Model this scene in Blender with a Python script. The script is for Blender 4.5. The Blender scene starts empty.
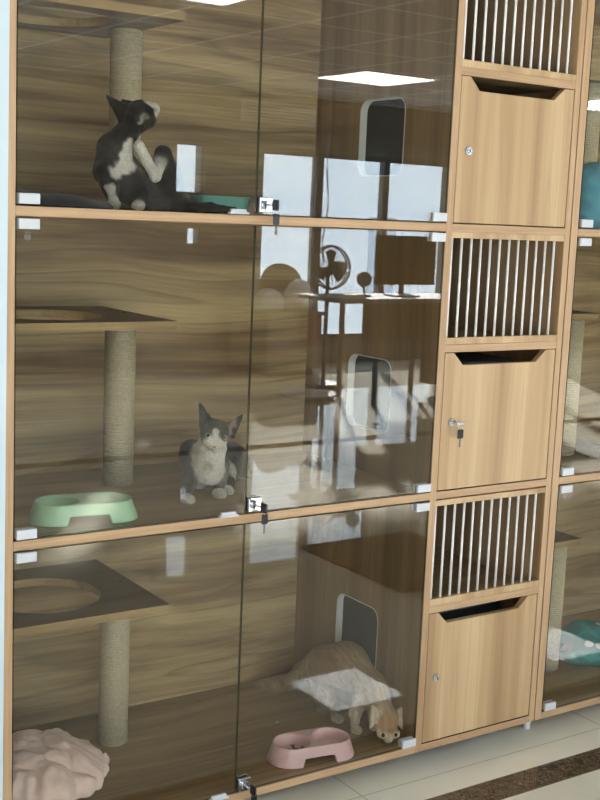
import bpy, bmesh, math, random
import numpy as np
from mathutils import Vector, Matrix

random.seed(7)
SC = bpy.context.scene
COL = SC.collection
FZ = 0.686                      # middle shelf top above the floor
SH = [0.0628, 0.686, 1.306]     # shelf tops: bottom, middle, upper tier
TOPB = 1.909                    # underside of the top board
BT = 0.018                      # board thickness
DEP = 0.54                      # cabinet depth

# ------------------------------------------------------------------ camera
YAW, PIT, ROL, FPX = 0.5950, -0.1509, 0.0424, 1213.3
CAM = np.array([-0.7962, -2.1090, 0.6240 + FZ])
def cam_axes():
    ca, sa, cb, sb, cc, sc = math.cos(YAW), math.sin(YAW), math.cos(PIT), math.sin(PIT), math.cos(ROL), math.sin(ROL)
    f = np.array([sa*cb, ca*cb, sb]); r0 = np.array([ca, -sa, 0.0]); u0 = np.cross(r0, f)
    return cc*r0 + sc*u0, -sc*r0 + cc*u0, f
R_, U_, F_ = cam_axes()
def ray(x, y): return F_ + R_*(x-300)/FPX - U_*(y-400)/FPX
def at(x, y, Y):
    d = ray(x, y); return CAM + d*((Y-CAM[1])/d[1])
def atz(x, y, Z):
    d = ray(x, y); return CAM + d*((Z-CAM[2])/d[2])
cd = bpy.data.cameras.new('camera'); co = bpy.data.objects.new('camera', cd); COL.objects.link(co)
cd.sensor_fit = 'AUTO'; cd.sensor_width = 36.0; cd.lens = FPX/800*36.0; cd.clip_start = 0.05; cd.clip_end = 2000
co.matrix_world = Matrix(((R_[0], U_[0], -F_[0], CAM[0]), (R_[1], U_[1], -F_[1], CAM[1]), (R_[2], U_[2], -F_[2], CAM[2]), (0, 0, 0, 1)))
SC.camera = co

# ------------------------------------------------------------------ materials
def new_mat(name):
    m = bpy.data.materials.new(name); m.use_nodes = True
    nt = m.node_tree; nt.nodes.clear()
    o = nt.nodes.new('ShaderNodeOutputMaterial')
    return m, nt, o
def node(nt, t, **kw):
    n = nt.nodes.new(t)
    for k, v in kw.items():
        if k in n.inputs: n.inputs[k].default_value = v
        else: setattr(n, k, v)
    return n
def link(nt, a, b): nt.links.new(a, b)
def rgba(c): return (c[0], c[1], c[2], 1.0)
def plain(name, col, rough=0.5, metal=0.0, spec=0.5, noise=0.0, nscale=40, bump=0.0, bscale=200, sheen=0.0, emit=None, estr=0):
    m, nt, o = new_mat(name)
    p = node(nt, 'ShaderNodeBsdfPrincipled'); link(nt, p.outputs[0], o.inputs[0])
    p.inputs['Base Color'].default_value = rgba(col); p.inputs['Roughness'].default_value = rough
    p.inputs['Metallic'].default_value = metal; p.inputs['Specular IOR Level'].default_value = spec
    if sheen: p.inputs['Sheen Weight'].default_value = sheen
    tc = node(nt, 'ShaderNodeTexCoord')
    if noise:
        n = node(nt, 'ShaderNodeTexNoise', Scale=nscale, Detail=4.0); link(nt, tc.outputs['Object'], n.inputs['Vector'])
        r = node(nt, 'ShaderNodeValToRGB')
        r.color_ramp.elements[0].color = rgba([c*(1-noise) for c in col]); r.color_ramp.elements[1].color = rgba([min(1, c*(1+noise)) for c in col])
        r.color_ramp.elements[0].position = .3; r.color_ramp.elements[1].position = .7
        link(nt, n.outputs['Fac'], r.inputs['Fac']); link(nt, r.outputs['Color'], p.inputs['Base Color'])
    if bump:
        n = node(nt, 'ShaderNodeTexNoise', Scale=bscale, Detail=3.0); link(nt, tc.outputs['Object'], n.inputs['Vector'])
        b = node(nt, 'ShaderNodeBump', Strength=bump, Distance=0.002); link(nt, n.outputs['Fac'], b.inputs['Height']); link(nt, b.outputs[0], p.inputs['Normal'])
    if emit:
        p.inputs['Emission Color'].default_value = rgba(emit); p.inputs['Emission Strength'].default_value = estr
    return m

def wood(name, grain, cols, band, streak=0.5, rough=0.45, seed=0.0, wave=0.0, rings=0.0, lo=.34, hi=.68, fibre=.84):
    """laminated board: grain along 'x','y' or 'z' in object space; cols = dark streak, mid, light; band = cross-grain frequency"""
    m, nt, o = new_mat(name)
    p = node(nt, 'ShaderNodeBsdfPrincipled', Roughness=rough); link(nt, p.outputs[0], o.inputs[0])
    p.inputs['Specular IOR Level'].default_value = 0.35
    tc = node(nt, 'ShaderNodeTexCoord'); oi = node(nt, 'ShaderNodeObjectInfo')
    add = node(nt, 'ShaderNodeVectorMath', operation='MULTIPLY_ADD')
    link(nt, oi.outputs['Random'], add.inputs[0]); add.inputs[1].default_value = (7.3, 5.1, 9.7); link(nt, tc.outputs['Object'], add.inputs[2])
    # slow warp so that streaks flow
    wn = node(nt, 'ShaderNodeTexNoise', Scale=1.7, Detail=1.0); link(nt, add.outputs[0], wn.inputs['Vector'])
    wsub = node(nt, 'ShaderNodeVectorMath', operation='SUBTRACT'); link(nt, wn.outputs['Color'], wsub.inputs[0]); wsub.inputs[1].default_value = (.5, .5, .5)
    wsc = node(nt, 'ShaderNodeVectorMath', operation='SCALE'); link(nt, wsub.outputs[0], wsc.inputs[0]); wsc.inputs['Scale'].default_value = wave
    w2 = node(nt, 'ShaderNodeVectorMath', operation='ADD'); link(nt, add.outputs[0], w2.inputs[0]); link(nt, wsc.outputs[0], w2.inputs[1])
    def stretched(f_long, f_cross, detail, off):
        mp = node(nt, 'ShaderNodeMapping'); s = [f_cross]*3; s['xyz'.index(grain)] = f_long
        mp.inputs['Scale'].default_value = s; mp.inputs['Location'].default_value = (off+seed, off*1.3, off*.7+seed)
        link(nt, w2.outputs[0], mp.inputs['Vector'])
        n = node(nt, 'ShaderNodeTexNoise', Scale=1.0, Detail=detail, Roughness=.55); link(nt, mp.outputs[0], n.inputs['Vector'])
        return n.outputs['Fac']
    a = stretched(.35, band, 1.5, 0.0); b = stretched(1.2, band*3.2, 4.0, 3.1); c = stretched(5.0, band*30, 2.0, 8.7)
    r = node(nt, 'ShaderNodeValToRGB'); e = r.color_ramp.elements
    e[0].position = lo; e[0].color = rgba(cols[0]); e[1].position = hi; e[1].color = rgba(cols[2])
    x = e.new((lo+hi)/2-.03); x.color = rgba(cols[1])
    mx = node(nt, 'ShaderNodeMix', data_type='FLOAT'); mx.inputs[0].default_value = streak
    link(nt, a, mx.inputs[2]); link(nt, b, mx.inputs[3])
    link(nt, mx.outputs[0], r.inputs['Fac'])
    fr = node(nt, 'ShaderNodeValToRGB'); fe = fr.color_ramp.elements
    fe[0].position = .35; fe[0].color = (fibre, fibre*.98, fibre*.96, 1); fe[1].position = .6; fe[1].color = (1, 1, 1, 1)
    link(nt, c, fr.inputs['Fac'])
    mul = node(nt, 'ShaderNodeMix', data_type='RGBA', blend_type='MULTIPLY'); mul.inputs[0].default_value = 1.0
    link(nt, r.outputs['Color'], mul.inputs[6]); link(nt, fr.outputs['Color'], mul.inputs[7])
    out = mul.outputs[2]
    if rings:
        k = node(nt, 'ShaderNodeMath', operation='MULTIPLY'); link(nt, a, k.inputs[0]); k.inputs[1].default_value = 9.0
        fr2 = node(nt, 'ShaderNodeMath', operation='FRACT'); link(nt, k.outputs[0], fr2.inputs[0])
        rr = node(nt, 'ShaderNodeValToRGB'); re = rr.color_ramp.elements
        re[0].position = 0.0; re[0].color = (1-rings,)*3+(1,); re[1].position = .30; re[1].color = (1, 1, 1, 1)
        q = re.new(.93); q.color = (1.0, 1.0, 1.0, 1); q = re.new(1.0); q.color = (1-rings*.8,)*3+(1,)
        link(nt, fr2.outputs[0], rr.inputs['Fac'])
        m3 = node(nt, 'ShaderNodeMix', data_type='RGBA', blend_type='MULTIPLY'); m3.inputs[0].default_value = 1
        link(nt, out, m3.inputs[6]); link(nt, rr.outputs['Color'], m3.inputs[7]); out = m3.outputs[2]
    link(nt, out, p.inputs['Base Color'])
    return m

def glass_mat(name, tint):
    """thin clear pane: Schlick reflection over a straight-through tinted pane"""
    m, nt, o = new_mat(name)
    g = node(nt, 'ShaderNodeNewGeometry')
    dt = node(nt, 'ShaderNodeVectorMath', operation='DOT_PRODUCT'); link(nt, g.outputs['Incoming'], dt.inputs[0]); link(nt, g.outputs['Normal'], dt.inputs[1])
    ab = node(nt, 'ShaderNodeMath', operation='ABSOLUTE'); link(nt, dt.outputs['Value'], ab.inputs[0])
    om = node(nt, 'ShaderNodeMath', operation='SUBTRACT'); om.inputs[0].default_value = 1.0; link(nt, ab.outputs[0], om.inputs[1])
    pw = node(nt, 'ShaderNodeMath', operation='POWER'); link(nt, om.outputs[0], pw.inputs[0]); pw.inputs[1].default_value = 5.0
    fr = node(nt, 'ShaderNodeMath', operation='MULTIPLY_ADD'); link(nt, pw.outputs[0], fr.inputs[0]); fr.inputs[1].default_value = 0.94; fr.inputs[2].default_value = 0.06
    tr = node(nt, 'ShaderNodeBsdfTransparent'); tr.inputs['Color'].default_value = rgba(tint)
    gl = node(nt, 'ShaderNodeBsdfGlossy', Roughness=0.0)
    mx = node(nt, 'ShaderNodeMixShader'); link(nt, fr.outputs[0], mx.inputs[0]); link(nt, tr.outputs[0], mx.inputs[1]); link(nt, gl.outputs[0], mx.inputs[2])
    link(nt, mx.outputs[0], o.inputs[0])
    return m

def fur_mat(name, mottle=0.25, stripe=None):
    m, nt, o = new_mat(name)
    p = node(nt, 'ShaderNodeBsdfPrincipled', Roughness=.85); link(nt, p.outputs[0], o.inputs[0])
    p.inputs['Specular IOR Level'].default_value = .15; p.inputs['Sheen Weight'].default_value = .15
    at_ = node(nt, 'ShaderNodeAttribute', attribute_name='fur')
    tc = node(nt, 'ShaderNodeTexCoord')
    n = node(nt, 'ShaderNodeTexNoise', Scale=260.0, Detail=4.0); link(nt, tc.outputs['Object'], n.inputs['Vector'])
    r = node(nt, 'ShaderNodeValToRGB'); r.color_ramp.elements[0].position = .3; r.color_ramp.elements[1].position = .7
    r.color_ramp.elements[0].color = (1-mottle,)*3+(1,); r.color_ramp.elements[1].color = (1.0,)*3+(1,)
    link(nt, n.outputs['Fac'], r.inputs['Fac'])
    mul = node(nt, 'ShaderNodeMix', data_type='RGBA', blend_type='MULTIPLY'); mul.inputs[0].default_value = 1
    link(nt, at_.outputs['Color'], mul.inputs[6]); link(nt, r.outputs['Color'], mul.inputs[7])
    out = mul.outputs[2]
    if stripe:
        w = node(nt, 'ShaderNodeTexWave', Scale=stripe, Distortion=6.0, Detail=2.0); w.inputs['Detail Scale'].default_value = 2.0
        link(nt, tc.outputs['Object'], w.inputs['Vector'])
        r2 = node(nt, 'ShaderNodeValToRGB'); r2.color_ramp.elements[0].color = (.86, .82, .78, 1); r2.color_ramp.elements[1].color = (1, 1, 1, 1)
        r2.color_ramp.elements[0].position = .2; r2.color_ramp.elements[1].position = .6
        link(nt, w.outputs['Fac'], r2.inputs['Fac'])
        m2 = node(nt, 'ShaderNodeMix', data_type='RGBA', blend_type='MULTIPLY'); m2.inputs[0].default_value = 1
        link(nt, out, m2.inputs[6]); link(nt, r2.outputs['Color'], m2.inputs[7]); out = m2.outputs[2]
    link(nt, out, p.inputs['Base Color'])
    b = node(nt, 'ShaderNodeBump', Strength=.7, Distance=.003); link(nt, n.outputs['Fac'], b.inputs['Height']); link(nt, b.outputs[0], p.inputs['Normal'])
    return m

M = {}
M['wood_h'] = wood('walnut_laminate_horizontal', 'x', ((.19, .12, .06), (.34, .235, .125), (.56, .425, .235)), 6.5, .62, wave=.06, rings=.34, lo=.38, hi=.62)
M['wood_shelf'] = wood('walnut_laminate_shelf', 'x', ((.21, .135, .062), (.34, .235, .115), (.46, .335, .175)), 6.0, .6, wave=.05, rings=.18)
M['wood_v'] = wood('oak_laminate_vertical', 'z', ((.385, .24, .12), (.475, .31, .16), (.60, .42, .235)), 15.0, .20, wave=.012, rings=.10, lo=.36, hi=.64, fibre=.93)
M['wood_side'] = wood('walnut_laminate_side', 'z', ((.20, .135, .07), (.28, .195, .105), (.37, .27, .15)), 12.0, .3, wave=.03, rings=.12, fibre=.9)
M['edge'] = wood('edge_banding', 'x', ((.44, .275, .145), (.50, .32, .175), (.56, .37, .21)), 6.0, .5, wave=.02)
M['edge_v'] = wood('edge_banding_upright', 'z', ((.44, .275, .145), (.50, .32, .175), (.56, .37, .21)), 6.0, .5, wave=.02)
M['perch'] = wood('perch_board_brown', 'x', ((.10, .065, .038), (.15, .10, .06), (.20, .14, .085)), 8.0, .5, wave=.04)
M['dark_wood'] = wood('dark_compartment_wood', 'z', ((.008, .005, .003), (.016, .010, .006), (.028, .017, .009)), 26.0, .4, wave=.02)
M['glass'] = glass_mat('clear_glass', (.935, .925, .885))
M['glass_edge'] = plain('glass_edge_green', (.10, .095, .055), .15)
M['window_glass'] = glass_mat('window_glass', (.97, .98, .99))
M['chrome'] = plain('polished_chrome', (.60, .61, .62), .14, 1.0)
M['steel'] = plain('white_steel_bar', (.82, .80, .76), .35, 0.0)
M['key_steel'] = plain('dull_key_steel', (.16, .15, .14), .5, .3)
M['clip'] = plain('frosted_plastic_clip', (.58, .59, .61), .35, 0, .5)
M['black'] = plain('black_plastic', (.012, .012, .012), .35)
M['trim_white'] = plain('white_trim', (.72, .75, .75), .45)
M['slate'] = plain('slate_grey_plastic', (.055, .062, .068), .4, noise=.15, nscale=6)
M['wall'] = plain('white_wall_paint', (.56, .65, .70), .6, noise=.02, nscale=3)
M['wall_room'] = plain('brown_grey_wall_paint', (.20, .185, .165), .7, noise=.04, nscale=2)
M['white_feet'] = plain('white_nylon', (.75, .75, .73), .5)
M['green'] = plain('mint_green_plastic', (.40, .68, .46), .32, noise=.02, nscale=8)
M['pink'] = plain('pink_plastic', (.82, .56, .60), .32, noise=.02, nscale=8)
M['teal'] = plain('teal_plastic', (.24, .62, .56), .3)
M['kibble'] = plain('brown_kibble', (.12, .06, .03), .8, noise=.3, nscale=200)
M['navy'] = plain('navy_cloth', (.025, .03, .045), .9, noise=.5, nscale=30, bump=.4, bscale=500, sheen=.2)
M['navy2'] = plain('dark_blue_cloth', (.03, .06, .10), .9, noise=.4, nscale=40, bump=.4, bscale=500, sheen=.2)
M['skyblue'] = plain('sky_blue_fabric', (.13, .42, .58), .8, noise=.25, nscale=22, bump=.3, bscale=400, sheen=.2)
M['bedpink'] = plain('blush_pink_plush', (.92, .70, .66), .95, noise=.06, nscale=40, bump=.5, bscale=600, sheen=.4)
M['paper'] = plain('white_paper', (.85, .85, .86), .6)
M['frame_dark'] = plain('dark_window_frame', (.09, .085, .08), .45)
M['desk_top'] = plain('grey_desk_top', (.30, .29, .28), .35, noise=.05)
M['desk_dark'] = plain('dark_desk_side', (.06, .05, .045), .5, noise=.1)
M['desk_light'] = plain('light_desk_panel', (.30, .25, .19), .5, noise=.1)
M['plush_white'] = plain('white_plush', (.88, .87, .86), .95, noise=.06, bump=.5, bscale=300)
M['plush_brown'] = plain('brown_plush', (.14, .11, .09), .95, noise=.1, bump=.5, bscale=300)
M['rose'] = plain('rose_cloth', (.42, .22, .22), .9, noise=.1)
M['fan_grey'] = plain('grey_fan_plastic', (.16, .16, .16), .4)
M['fan_blade'] = plain('translucent_grey_blade', (.30, .27, .25), .3)
M['fan_base'] = plain('pale_fan_base', (.62, .62, .61), .3)
M['screen'] = plain('black_screen', (.01, .01, .012), .12)
M['mat_brown'] = plain('dark_brown_rubber', (.035, .026, .02), .9, noise=.2, nscale=40)
M['lamp_on'] = plain('lit_panel', (.9, .9, .9), .5, emit=(.93, .97, 1.0), estr=19.0)
M['alu'] = plain('white_aluminium', (.75, .75, .75), .4)
M['tower'] = plain('hazy_concrete', (.62, .68, .76), .9, noise=.05)
M['eye'] = plain('grey_green_iris', (.40, .44, .26), .1)
M['dark_iris'] = plain('dark_hazel_iris', (.05, .04, .025), .1)
M['pupil'] = plain('black_pupil', (.004, .004, .004), .08)
M['nose_pink'] = plain('pink_nose', (.45, .22, .19), .5)
M['nose_dark'] = plain('dark_nose', (.05, .03, .03), .5)
M['mark'] = plain('etched_mark', (.55, .53, .50), .6)
M['fur_bw'] = fur_mat('black_white_fur', .35)
M['fur_ginger'] = fur_mat('cream_tabby_fur', .25, stripe=22.0)

def sisal_mat():
    m, nt, o = new_mat('sisal_rope')
    p = node(nt, 'ShaderNodeBsdfPrincipled', Roughness=.9); link(nt, p.outputs[0], o.inputs[0]); p.inputs['Specular IOR Level'].default_value = .1
    tc = node(nt, 'ShaderNodeTexCoord'); sp = node(nt, 'ShaderNodeSeparateXYZ'); link(nt, tc.outputs['Object'], sp.inputs[0])
    ml = node(nt, 'ShaderNodeMath', operation='MULTIPLY'); link(nt, sp.outputs['Z'], ml.inputs[0]); ml.inputs[1].default_value = 2*math.pi/0.0062
    sn = node(nt, 'ShaderNodeMath', operation='SINE'); link(nt, ml.outputs[0], sn.inputs[0])
    n = node(nt, 'ShaderNodeTexNoise', Scale=160.0, Detail=4.0); link(nt, tc.outputs['Object'], n.inputs['Vector'])
    r = node(nt, 'ShaderNodeValToRGB'); r.color_ramp.elements[0].color = (.50, .44, .32, 1); r.color_ramp.elements[1].color = (.64, .57, .43, 1)
    r.color_ramp.elements[0].position = .3; r.color_ramp.elements[1].position = .7
    link(nt, n.outputs['Fac'], r.inputs['Fac']); link(nt, r.outputs['Color'], p.inputs['Base Color'])
    ad = node(nt, 'ShaderNodeMath', operation='MULTIPLY_ADD'); link(nt, sn.outputs[0], ad.inputs[0]); ad.inputs[1].default_value = .35; link(nt, n.outputs['Fac'], ad.inputs[2])
    b = node(nt, 'ShaderNodeBump', Strength=.6, Distance=.002); link(nt, ad.outputs[0], b.inputs['Height']); link(nt, b.outputs[0], p.inputs['Normal'])
    return m
M['sisal'] = sisal_mat()

def floor_mat():
    m, nt, o = new_mat('polished_tile_floor')
    p = node(nt, 'ShaderNodeBsdfPrincipled', Roughness=.006); link(nt, p.outputs[0], o.inputs[0]); p.inputs['Specular IOR Level'].default_value = .7
    tc = node(nt, 'ShaderNodeTexCoord'); sp = node(nt, 'ShaderNodeSeparateXYZ'); link(nt, tc.outputs['Object'], sp.inputs[0])
    X, Y = sp.outputs['X'], sp.outputs['Y']
    def mth(op, a, b=None, c=None):
        q = node(nt, 'ShaderNodeMath', operation=op)
        for i, v in enumerate((a, b, c)):
            if v is None: continue
            if isinstance(v, (int, float)): q.inputs[i].default_value = v
            else: link(nt, v, q.inputs[i])
        return q.outputs[0]
    def near(v, c, w): return mth('LESS_THAN', mth('ABSOLUTE', mth('SUBTRACT', v, c)), w)
    def every(v, period, off, w): # thin line every period
        t = mth('SUBTRACT', mth('FLOORED_MODULO', mth('SUBTRACT', v, off-period/2), period), period/2)
        return mth('LESS_THAN', mth('ABSOLUTE', t), w)
    band = mth('MAXIMUM', near(Y, -.172, .043), near(Y, -3.62, .06))
    jl = mth('MAXIMUM', near(Y, -.044, .0014), mth('MAXIMUM', every(Y, .80, -.215, .0016), every(X, .80, .82, .0016)))
    jl = mth('MAXIMUM', jl, mth('MAXIMUM', near(Y, -.129, .0012), near(Y, -.215, .0012)))
    n = node(nt, 'ShaderNodeTexNoise', Scale=3.0, Detail=6.0, Distortion=.6); link(nt, tc.outputs['Object'], n.inputs['Vector'])
    cr = node(nt, 'ShaderNodeValToRGB'); cr.color_ramp.elements[0].color = (.80, .755, .635, 1); cr.color_ramp.elements[1].color = (.87, .835, .72, 1)
    cr.color_ramp.elements[0].position = .35; cr.color_ramp.elements[1].position = .65; link(nt, n.outputs['Fac'], cr.inputs['Fac'])
    v = node(nt, 'ShaderNodeTexNoise', Scale=22.0, Detail=8.0, Distortion=2.5, Roughness=.65); link(nt, tc.outputs['Object'], v.inputs['Vector'])
    dr = node(nt, 'ShaderNodeValToRGB'); e = dr.color_ramp.elements
    e[0].position = .40; e[0].color = (.028, .018, .012, 1); e[1].position = .60; e[1].color = (.06, .038, .024, 1)
    q = e.new(.505); q.color = (.20, .14, .09, 1); q = e.new(.47); q.color = (.05, .032, .02, 1); q = e.new(.535); q.color = (.06, .04, .025, 1)
    link(nt, v.outputs['Fac'], dr.inputs['Fac'])
    m1 = node(nt, 'ShaderNodeMix', data_type='RGBA'); link(nt, band, m1.inputs[0]); link(nt, cr.outputs['Color'], m1.inputs[6]); link(nt, dr.outputs['Color'], m1.inputs[7])
    m2 = node(nt, 'ShaderNodeMix', data_type='RGBA'); link(nt, mth('MULTIPLY', jl, .6), m2.inputs[0]); link(nt, m1.outputs[2], m2.inputs[6]); m2.inputs[7].default_value = (.28, .25, .20, 1)
    link(nt, m2.outputs[2], p.inputs['Base Color'])
    return m
def ceiling_mat():
    m, nt, o = new_mat('ceiling_tile_grid')
    p = node(nt, 'ShaderNodeBsdfPrincipled', Roughness=.8); link(nt, p.outputs[0], o.inputs[0])
    tc = node(nt, 'ShaderNodeTexCoord'); mp = node(nt, 'ShaderNodeMapping'); link(nt, tc.outputs['Object'], mp.inputs['Vector'])
    mp.inputs['Location'].default_value = (-4.83+8*.66, 4.69+8*.66, 0)
    br = node(nt, 'ShaderNodeTexBrick', Scale=1.0, offset=0.0); br.inputs['Mortar Size'].default_value = .018; br.inputs['Brick Width'].default_value = .66; br.inputs['Row Height'].default_value = .66
    br.inputs['Color1'].default_value = (.24, .23, .22, 1); br.inputs['Color2'].default_value = (.27, .26, .245, 1); br.inputs['Mortar'].default_value = (.9, .9, .88, 1)
    link(nt, mp.outputs[0], br.inputs['Vector']); link(nt, br.outputs['Color'], p.inputs['Base Color'])
    return m
M['floor'] = floor_mat(); M['ceiling'] = ceiling_mat()

# ------------------------------------------------------------------ object helpers
ORG = {}
def wo(o): return ORG[o.name]
def setp(o, parent, org):
    if parent is not None:
        o.parent = parent; o.location = Vector(org)-Vector(wo(parent))
    else: o.location = org
    ORG[o.name] = tuple(org)
def tag(o, label=None, cat=None, group=None, kind=None):
    if label: o['label'] = label
    if cat: o['category'] = cat
    if group: o['group'] = group
    if kind: o['kind'] = kind
    return o
def thing(name, loc, label, cat, group=None):
    o = bpy.data.objects.new(name, None); COL.objects.link(o); o.empty_display_size = .05
    o.location = loc; ORG[o.name] = tuple(loc); tag(o, label, cat, group); return o
def from_bm(name, bm, mats, parent=None, smooth=False, org=None):
    """bm in world coordinates -> one mesh object whose origin is its own centre"""
    if not isinstance(mats, (list, tuple)): mats = [mats]
    bm.verts.ensure_lookup_table()
    if org is None:
        cs = np.array([v.co[:] for v in bm.verts]); org = (cs.min(0)+cs.max(0))/2
    org = [float(c) for c in org]
    bmesh.ops.translate(bm, verts=bm.verts, vec=[-c for c in org])
    me = bpy.data.meshes.new(name); bm.to_mesh(me); bm.free()
    for m in mats: me.materials.append(m)
    if smooth:
        for f in me.polygons: f.use_smooth = True
    o = bpy.data.objects.new(name, me); COL.objects.link(o); setp(o, parent, org); return o
def a_box(bm, x0, x1, y0, y1, z0, z1, bevel=0.0, mi=0, seg=2):
    b2 = bmesh.new()
    r = bmesh.ops.create_cube(b2, size=1.0)
    bmesh.ops.scale(b2, vec=(abs(x1-x0), abs(y1-y0), abs(z1-z0)), verts=b2.verts)
    bmesh.ops.translate(b2, vec=((x0+x1)/2, (y0+y1)/2, (z0+z1)/2), verts=b2.verts)
    if bevel: bmesh.ops.bevel(b2, geom=list(b2.edges), offset=bevel, segments=seg, profile=.5, affect='EDGES')
    for f in b2.faces: f.material_index = mi
    join(bm, b2)
def join(bm, b2):
    t = bpy.data.meshes.new('tmp'); b2.to_mesh(t); b2.free(); bm.from_mesh(t); bpy.data.meshes.remove(t)
def box(name, x0, x1, y0, y1, z0, z1, mat, parent=None, bevel=.0012, edge=None):
    bm = bmesh.new(); a_box(bm, x0, x1, y0, y1, z0, z1, bevel)
    mats = [mat]
    if edge is not None:
        mats = [mat, edge]
        for f in bm.faces:
            if f.calc_center_median().y < y0+bevel*1.05: f.material_index = 1
    return from_bm(name, bm, mats, parent)
def a_cyl(bm, p0, p1, r0, r1=None, seg=24, cap=True, mi=0):
    p0, p1 = Vector(p0), Vector(p1); r1 = r0 if r1 is None else r1
    b2 = bmesh.new()
    bmesh.ops.create_cone(b2, cap_ends=cap, cap_tris=False, segments=seg, radius1=r0, radius2=r1, depth=(p1-p0).length)
    q = (p1-p0).to_track_quat('Z', 'Y').to_matrix().to_4x4(); q.translation = (p0+p1)/2
    bmesh.ops.transform(b2, matrix=q, verts=b2.verts)
    for f in b2.faces:
        f.material_index = mi; f.smooth = len(f.verts) == 4
    join(bm, b2)
def cyl(name, p0, p1, r0, mat, parent=None, r1=None, seg=24, bevel=0):
    bm = bmesh.new(); a_cyl(bm, p0, p1, r0, r1, seg)
    if bevel:
        es = [e for e in bm.edges if any(len(f.verts) > 4 for f in e.link_faces)]
        bmesh.ops.bevel(bm, geom=es, offset=bevel, segments=2, affect='EDGES')
    return from_bm(name, bm, mat, parent)
def a_tube(bm, pts, r, seg=10, closed=False):
    pts = [Vector(p) for p in pts]; n = len(pts); rings = []
    for i, p in enumerate(pts):
        if closed: t = pts[(i+1) % n]-pts[i-1]
        else: t = pts[min(i+1, n-1)]-pts[max(i-1, 0)]
        q = t.to_track_quat('Z', 'Y')
        rings.append([bm.verts.new(p+q @ Vector((r*math.cos(a), r*math.sin(a), 0))) for a in [2*math.pi*k/seg for k in range(seg)]])
    for i in range(n if closed else n-1):
        A, B = rings[i], rings[(i+1) % n]
        for k in range(seg):
            f = bm.faces.new((A[k], A[(k+1) % seg], B[(k+1) % seg], B[k])); f.smooth = True
    if not closed:
        bm.faces.new(list(reversed(rings[0]))); bm.faces.new(rings[-1])
def a_prism(bm, outline, y0, y1, axis='y', holes=(), mi=0):
    """outline in (x,z) (axis y), (x,y) (axis z) or (y,z) (axis x); extruded y0..y1, with holes"""
    def P(u, v, w): return {'y': (u, w, v), 'z': (u, v, w), 'x': (w, u, v)}[axis]
    b2 = bmesh.new(); loops = [outline]+list(holes); es = []
    for lp in loops:
        vs = [b2.verts.new(P(u, v, y0)) for u, v in lp]
        es += [b2.edges.new((vs[i], vs[(i+1) % len(vs)])) for i in range(len(vs))]
    bmesh.ops.triangle_fill(b2, edges=es, use_beauty=True)
    r = bmesh.ops.extrude_face_region(b2, geom=list(b2.faces))
    vv = [g for g in r['geom'] if isinstance(g, bmesh.types.BMVert)]
    bmesh.ops.translate(b2, verts=vv, vec=Vector(P(0, 0, y1))-Vector(P(0, 0, y0)))
    bmesh.ops.recalc_face_normals(b2, faces=b2.faces)
    for f in b2.faces: f.material_index = mi
    join(bm, b2)
def dup(o, parent=None, org=None, move=None):
    c = o.copy(); COL.objects.link(c); w = Vector(wo(o))+(Vector(move) if move else Vector((0, 0, 0)))
    setp(c, parent, tuple(w))
    return c
def dup_tree(o, parent, move):
    c = dup(o, parent, move=move)
    for ch in list(o.children): dup_tree(ch, c, move)
    return c

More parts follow.
